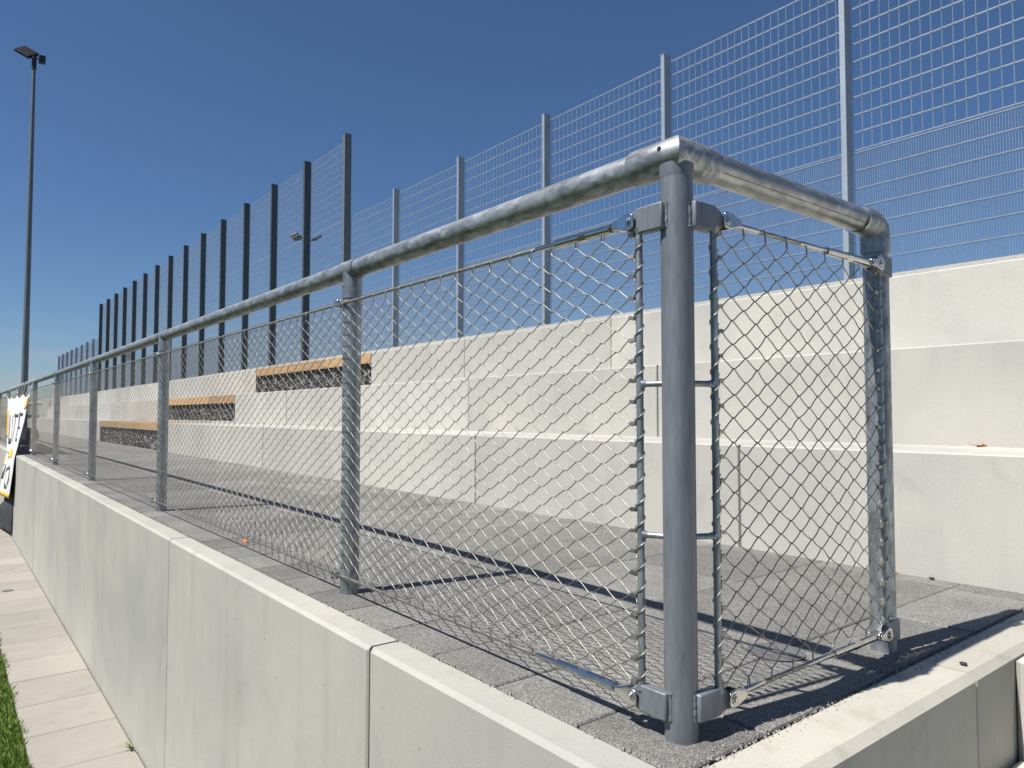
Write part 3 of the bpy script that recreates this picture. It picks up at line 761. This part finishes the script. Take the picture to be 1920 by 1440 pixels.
# ================================================================== SMALL THINGS
def disc_drain(loc, r, label, mat, name='floor_drain'):
    d = thing(name, label, 'drain'); d.location = loc
    q = MB(); q.tube([(0,0,-0.02),(0,0,0.0008)], r, 40); obj('lid', q, mat, d)
    vs = []; fs = []; n = 40
    for i in range(n):
        a = 2*math.pi*i/n; c_, s_ = math.cos(a), math.sin(a)
        vs += [(r*1.01*c_,r*1.01*s_,0.0005),(r*1.01*c_,r*1.01*s_,0.0014),(r*1.06*c_,r*1.06*s_,0.0014),(r*1.06*c_,r*1.06*s_,0.0005)]
    for i in range(n):
        a = i*4; b_ = ((i+1)%n)*4
        for k in range(3): fs.append((a+k,a+k+1,b_+k+1,b_+k))
    q = MB(); q.add(vs, fs); obj('rim', q, M['matte'], d)
    q = MB(); q.box((-0.012,-0.003,0.0009),(0.012,0.003,0.002)); obj('key_slot', q, M['inox'], d)
M['lid'] = plain('iron_lid', (0.13, 0.13, 0.135), 0.7, 0.2, 0.3, 90.0)
disc_drain((-0.150, 0.552, 0.0015), 0.063, 'round grey drain lid in the paving behind the end mesh', M['lid'])
disc_drain((-7.93, -0.49, ZP+0.003), 0.045, 'small dark round lid in the beige path', M['lid'], 'path_drain')
def leaf(loc, size, rz, tilt, label, ragged=True):
    pts = []
    tips = 7
    for i in range(tips*2):
        a = 2*math.pi*i/(tips*2); r = size*(1.0 if i % 2 == 0 else 0.45)*(1.0-0.25*abs(math.sin(a/2+0.3)))
        pts.append((r*math.cos(a), r*math.sin(a)*0.8, size*0.22*abs(math.cos(a*1.5))+0.002))
    vs = [(0,0,0.004)]+pts; n = len(pts); fs = [(0,1+i,1+(i+1)%n) for i in range(n)]
    b = MB(); b.add(vs, fs); L = thing('leaf', label, 'leaf', 'fallen leaves'); L.location = loc; L.rotation_euler = (tilt, 0, rz)
    o = obj('blade', b, M['leaf'], L, fix=False); o.modifiers.new('t','SOLIDIFY').thickness = 0.0012
    q = MB(); q.tube([(size*0.2,0,0.004),(size*1.0,0.2*size,0.006),(size*1.5,0.3*size,0.016)], 0.0012, 5); obj('stalk', q, M['leaf'], L)
leaf((-2.50, 0.042, 0.001), 0.036, 0.4, 0.85, 'orange star shaped leaf on paving beside the second railing post')
leaf((-0.372, 1.682, 0.001), 0.026, 2.2, 0.1, 'flat orange leaf at foot of lowest tier behind end post')
leaf((-0.285, 2.31, 0.448), 0.032, 3.6, 0.35, 'curled orange brown leaf on the lowest tier ledge')
# weed growing in the joint between path and wall
wd = thing('weed', 'small green weed in the joint between path and wall', 'plant'); wd.location = (-3.392, -0.225, ZP)
for i in range(16):
    a = random.uniform(-2.6, -0.2); l = random.uniform(0.03, 0.075); w = 0.005; up_ = random.uniform(0.5, 1.2)
    d = Vector((math.cos(a), math.sin(a)*0.8, up_)).normalized(); s_ = d.cross(Vector((0,0,1))).normalized()*w
    vs = [(-s_*0.4), (s_*0.4), (d*l*0.55+s_), (d*l-Vector((0,0,0.2*l))), (d*l*0.55-s_)]
    b = MB(); b.add(vs, [(0,1,2,4),(4,2,3)]); obj('leaf_blade', b, M['blade'], wd, fix=False)
# small stones / dirt lumps
def lump(loc, r, label):
    b = MB(); vs = []; fs = []
    for j in range(5):
        for i in range(8):
            a = 2*math.pi*i/8; t_ = math.pi*j/4; k = random.uniform(0.75,1.2)
            vs.append((r*math.sin(t_)*math.cos(a)*k*1.3, r*math.sin(t_)*math.sin(a)*k, r*0.6*(1-math.cos(t_)*1)*0.7))
    for j in range(4):
        for i in range(8): fs.append((j*8+i, j*8+(i+1)%8, (j+1)*8+(i+1)%8, (j+1)*8+i))
    b.add(vs, fs, True); o = obj('dirt_lump', b, M['rubber']); o.location = loc; tag(o, label, 'dirt', 'dirt lumps')
lump((0.169, 0.808, 0.002), 0.008, 'tiny dark dirt lump on the kerb wall top at right')
lump((-0.243, 1.69, 0.002), 0.009, 'tiny dark dirt lump on paving at foot of the lowest tier')
# grit in the gap beside the end kerb
gb = MB()
for i in range(900):
    y = random.uniform(-0.10, 1.65); x = 0.0935+random.gauss(0, 0.004) if random.random() < 0.7 else random.uniform(0.05, 0.12)
    s_ = random.uniform(0.0010, 0.0028); z = -0.002 if abs(x-0.093) < 0.006 else 0.001
    gb.add([(x-s_,y-s_,z),(x+s_,y-s_,z),(x,y+s_,z),(x+random.uniform(-.4,.4)*s_,y,z+1.4*s_)], [(0,1,3),(1,2,3),(2,0,3)])
for i in range(1400):
    x = random.uniform(-6, 0.09); y = -0.1175+random.gauss(0,0.0035); s_ = random.uniform(0.0010, 0.0026); z = 0.0
    gb.add([(x-s_,y-s_,z),(x+s_,y-s_,z),(x,y+s_,z),(x,y,z+1.3*s_)], [(0,1,3),(1,2,3),(2,0,3)])
o = obj('grit', gb, M['gravel'], fix=False, kind='stuff'); o['label'] = 'fine grit along the joints of the paving'; o['category'] = 'grit'
# grass along the path
gr = MB()
for i in range(42000):
    x = -2.6-5.6*random.random()**1.3; y = -0.645-0.75*random.random()**1.2
    if y > -0.66+0.012*math.sin(x*9): continue
    l = random.uniform(0.022, 0.05); a = random.uniform(0, 6.283); w = random.uniform(0.0014, 0.0026); le = random.uniform(0.1, 0.8)*l
    dx, dy = math.cos(a), math.sin(a)
    gr.add([(x-dy*w,y+dx*w,ZP-0.03),(x+dy*w,y-dx*w,ZP-0.03),(x+dx*le*0.4+dy*w*.7,y+dy*le*0.4-dx*w*.7,ZP-0.03+l*0.75),(x+dx*le,y+dy*le,ZP-0.03+l*1.15)], [(0,1,2),(0,2,3)])
o = obj('grass', gr, M['blade'], fix=False, kind='stuff'); o['label'] = 'short green grass beside the beige path'; o['category'] = 'grass'
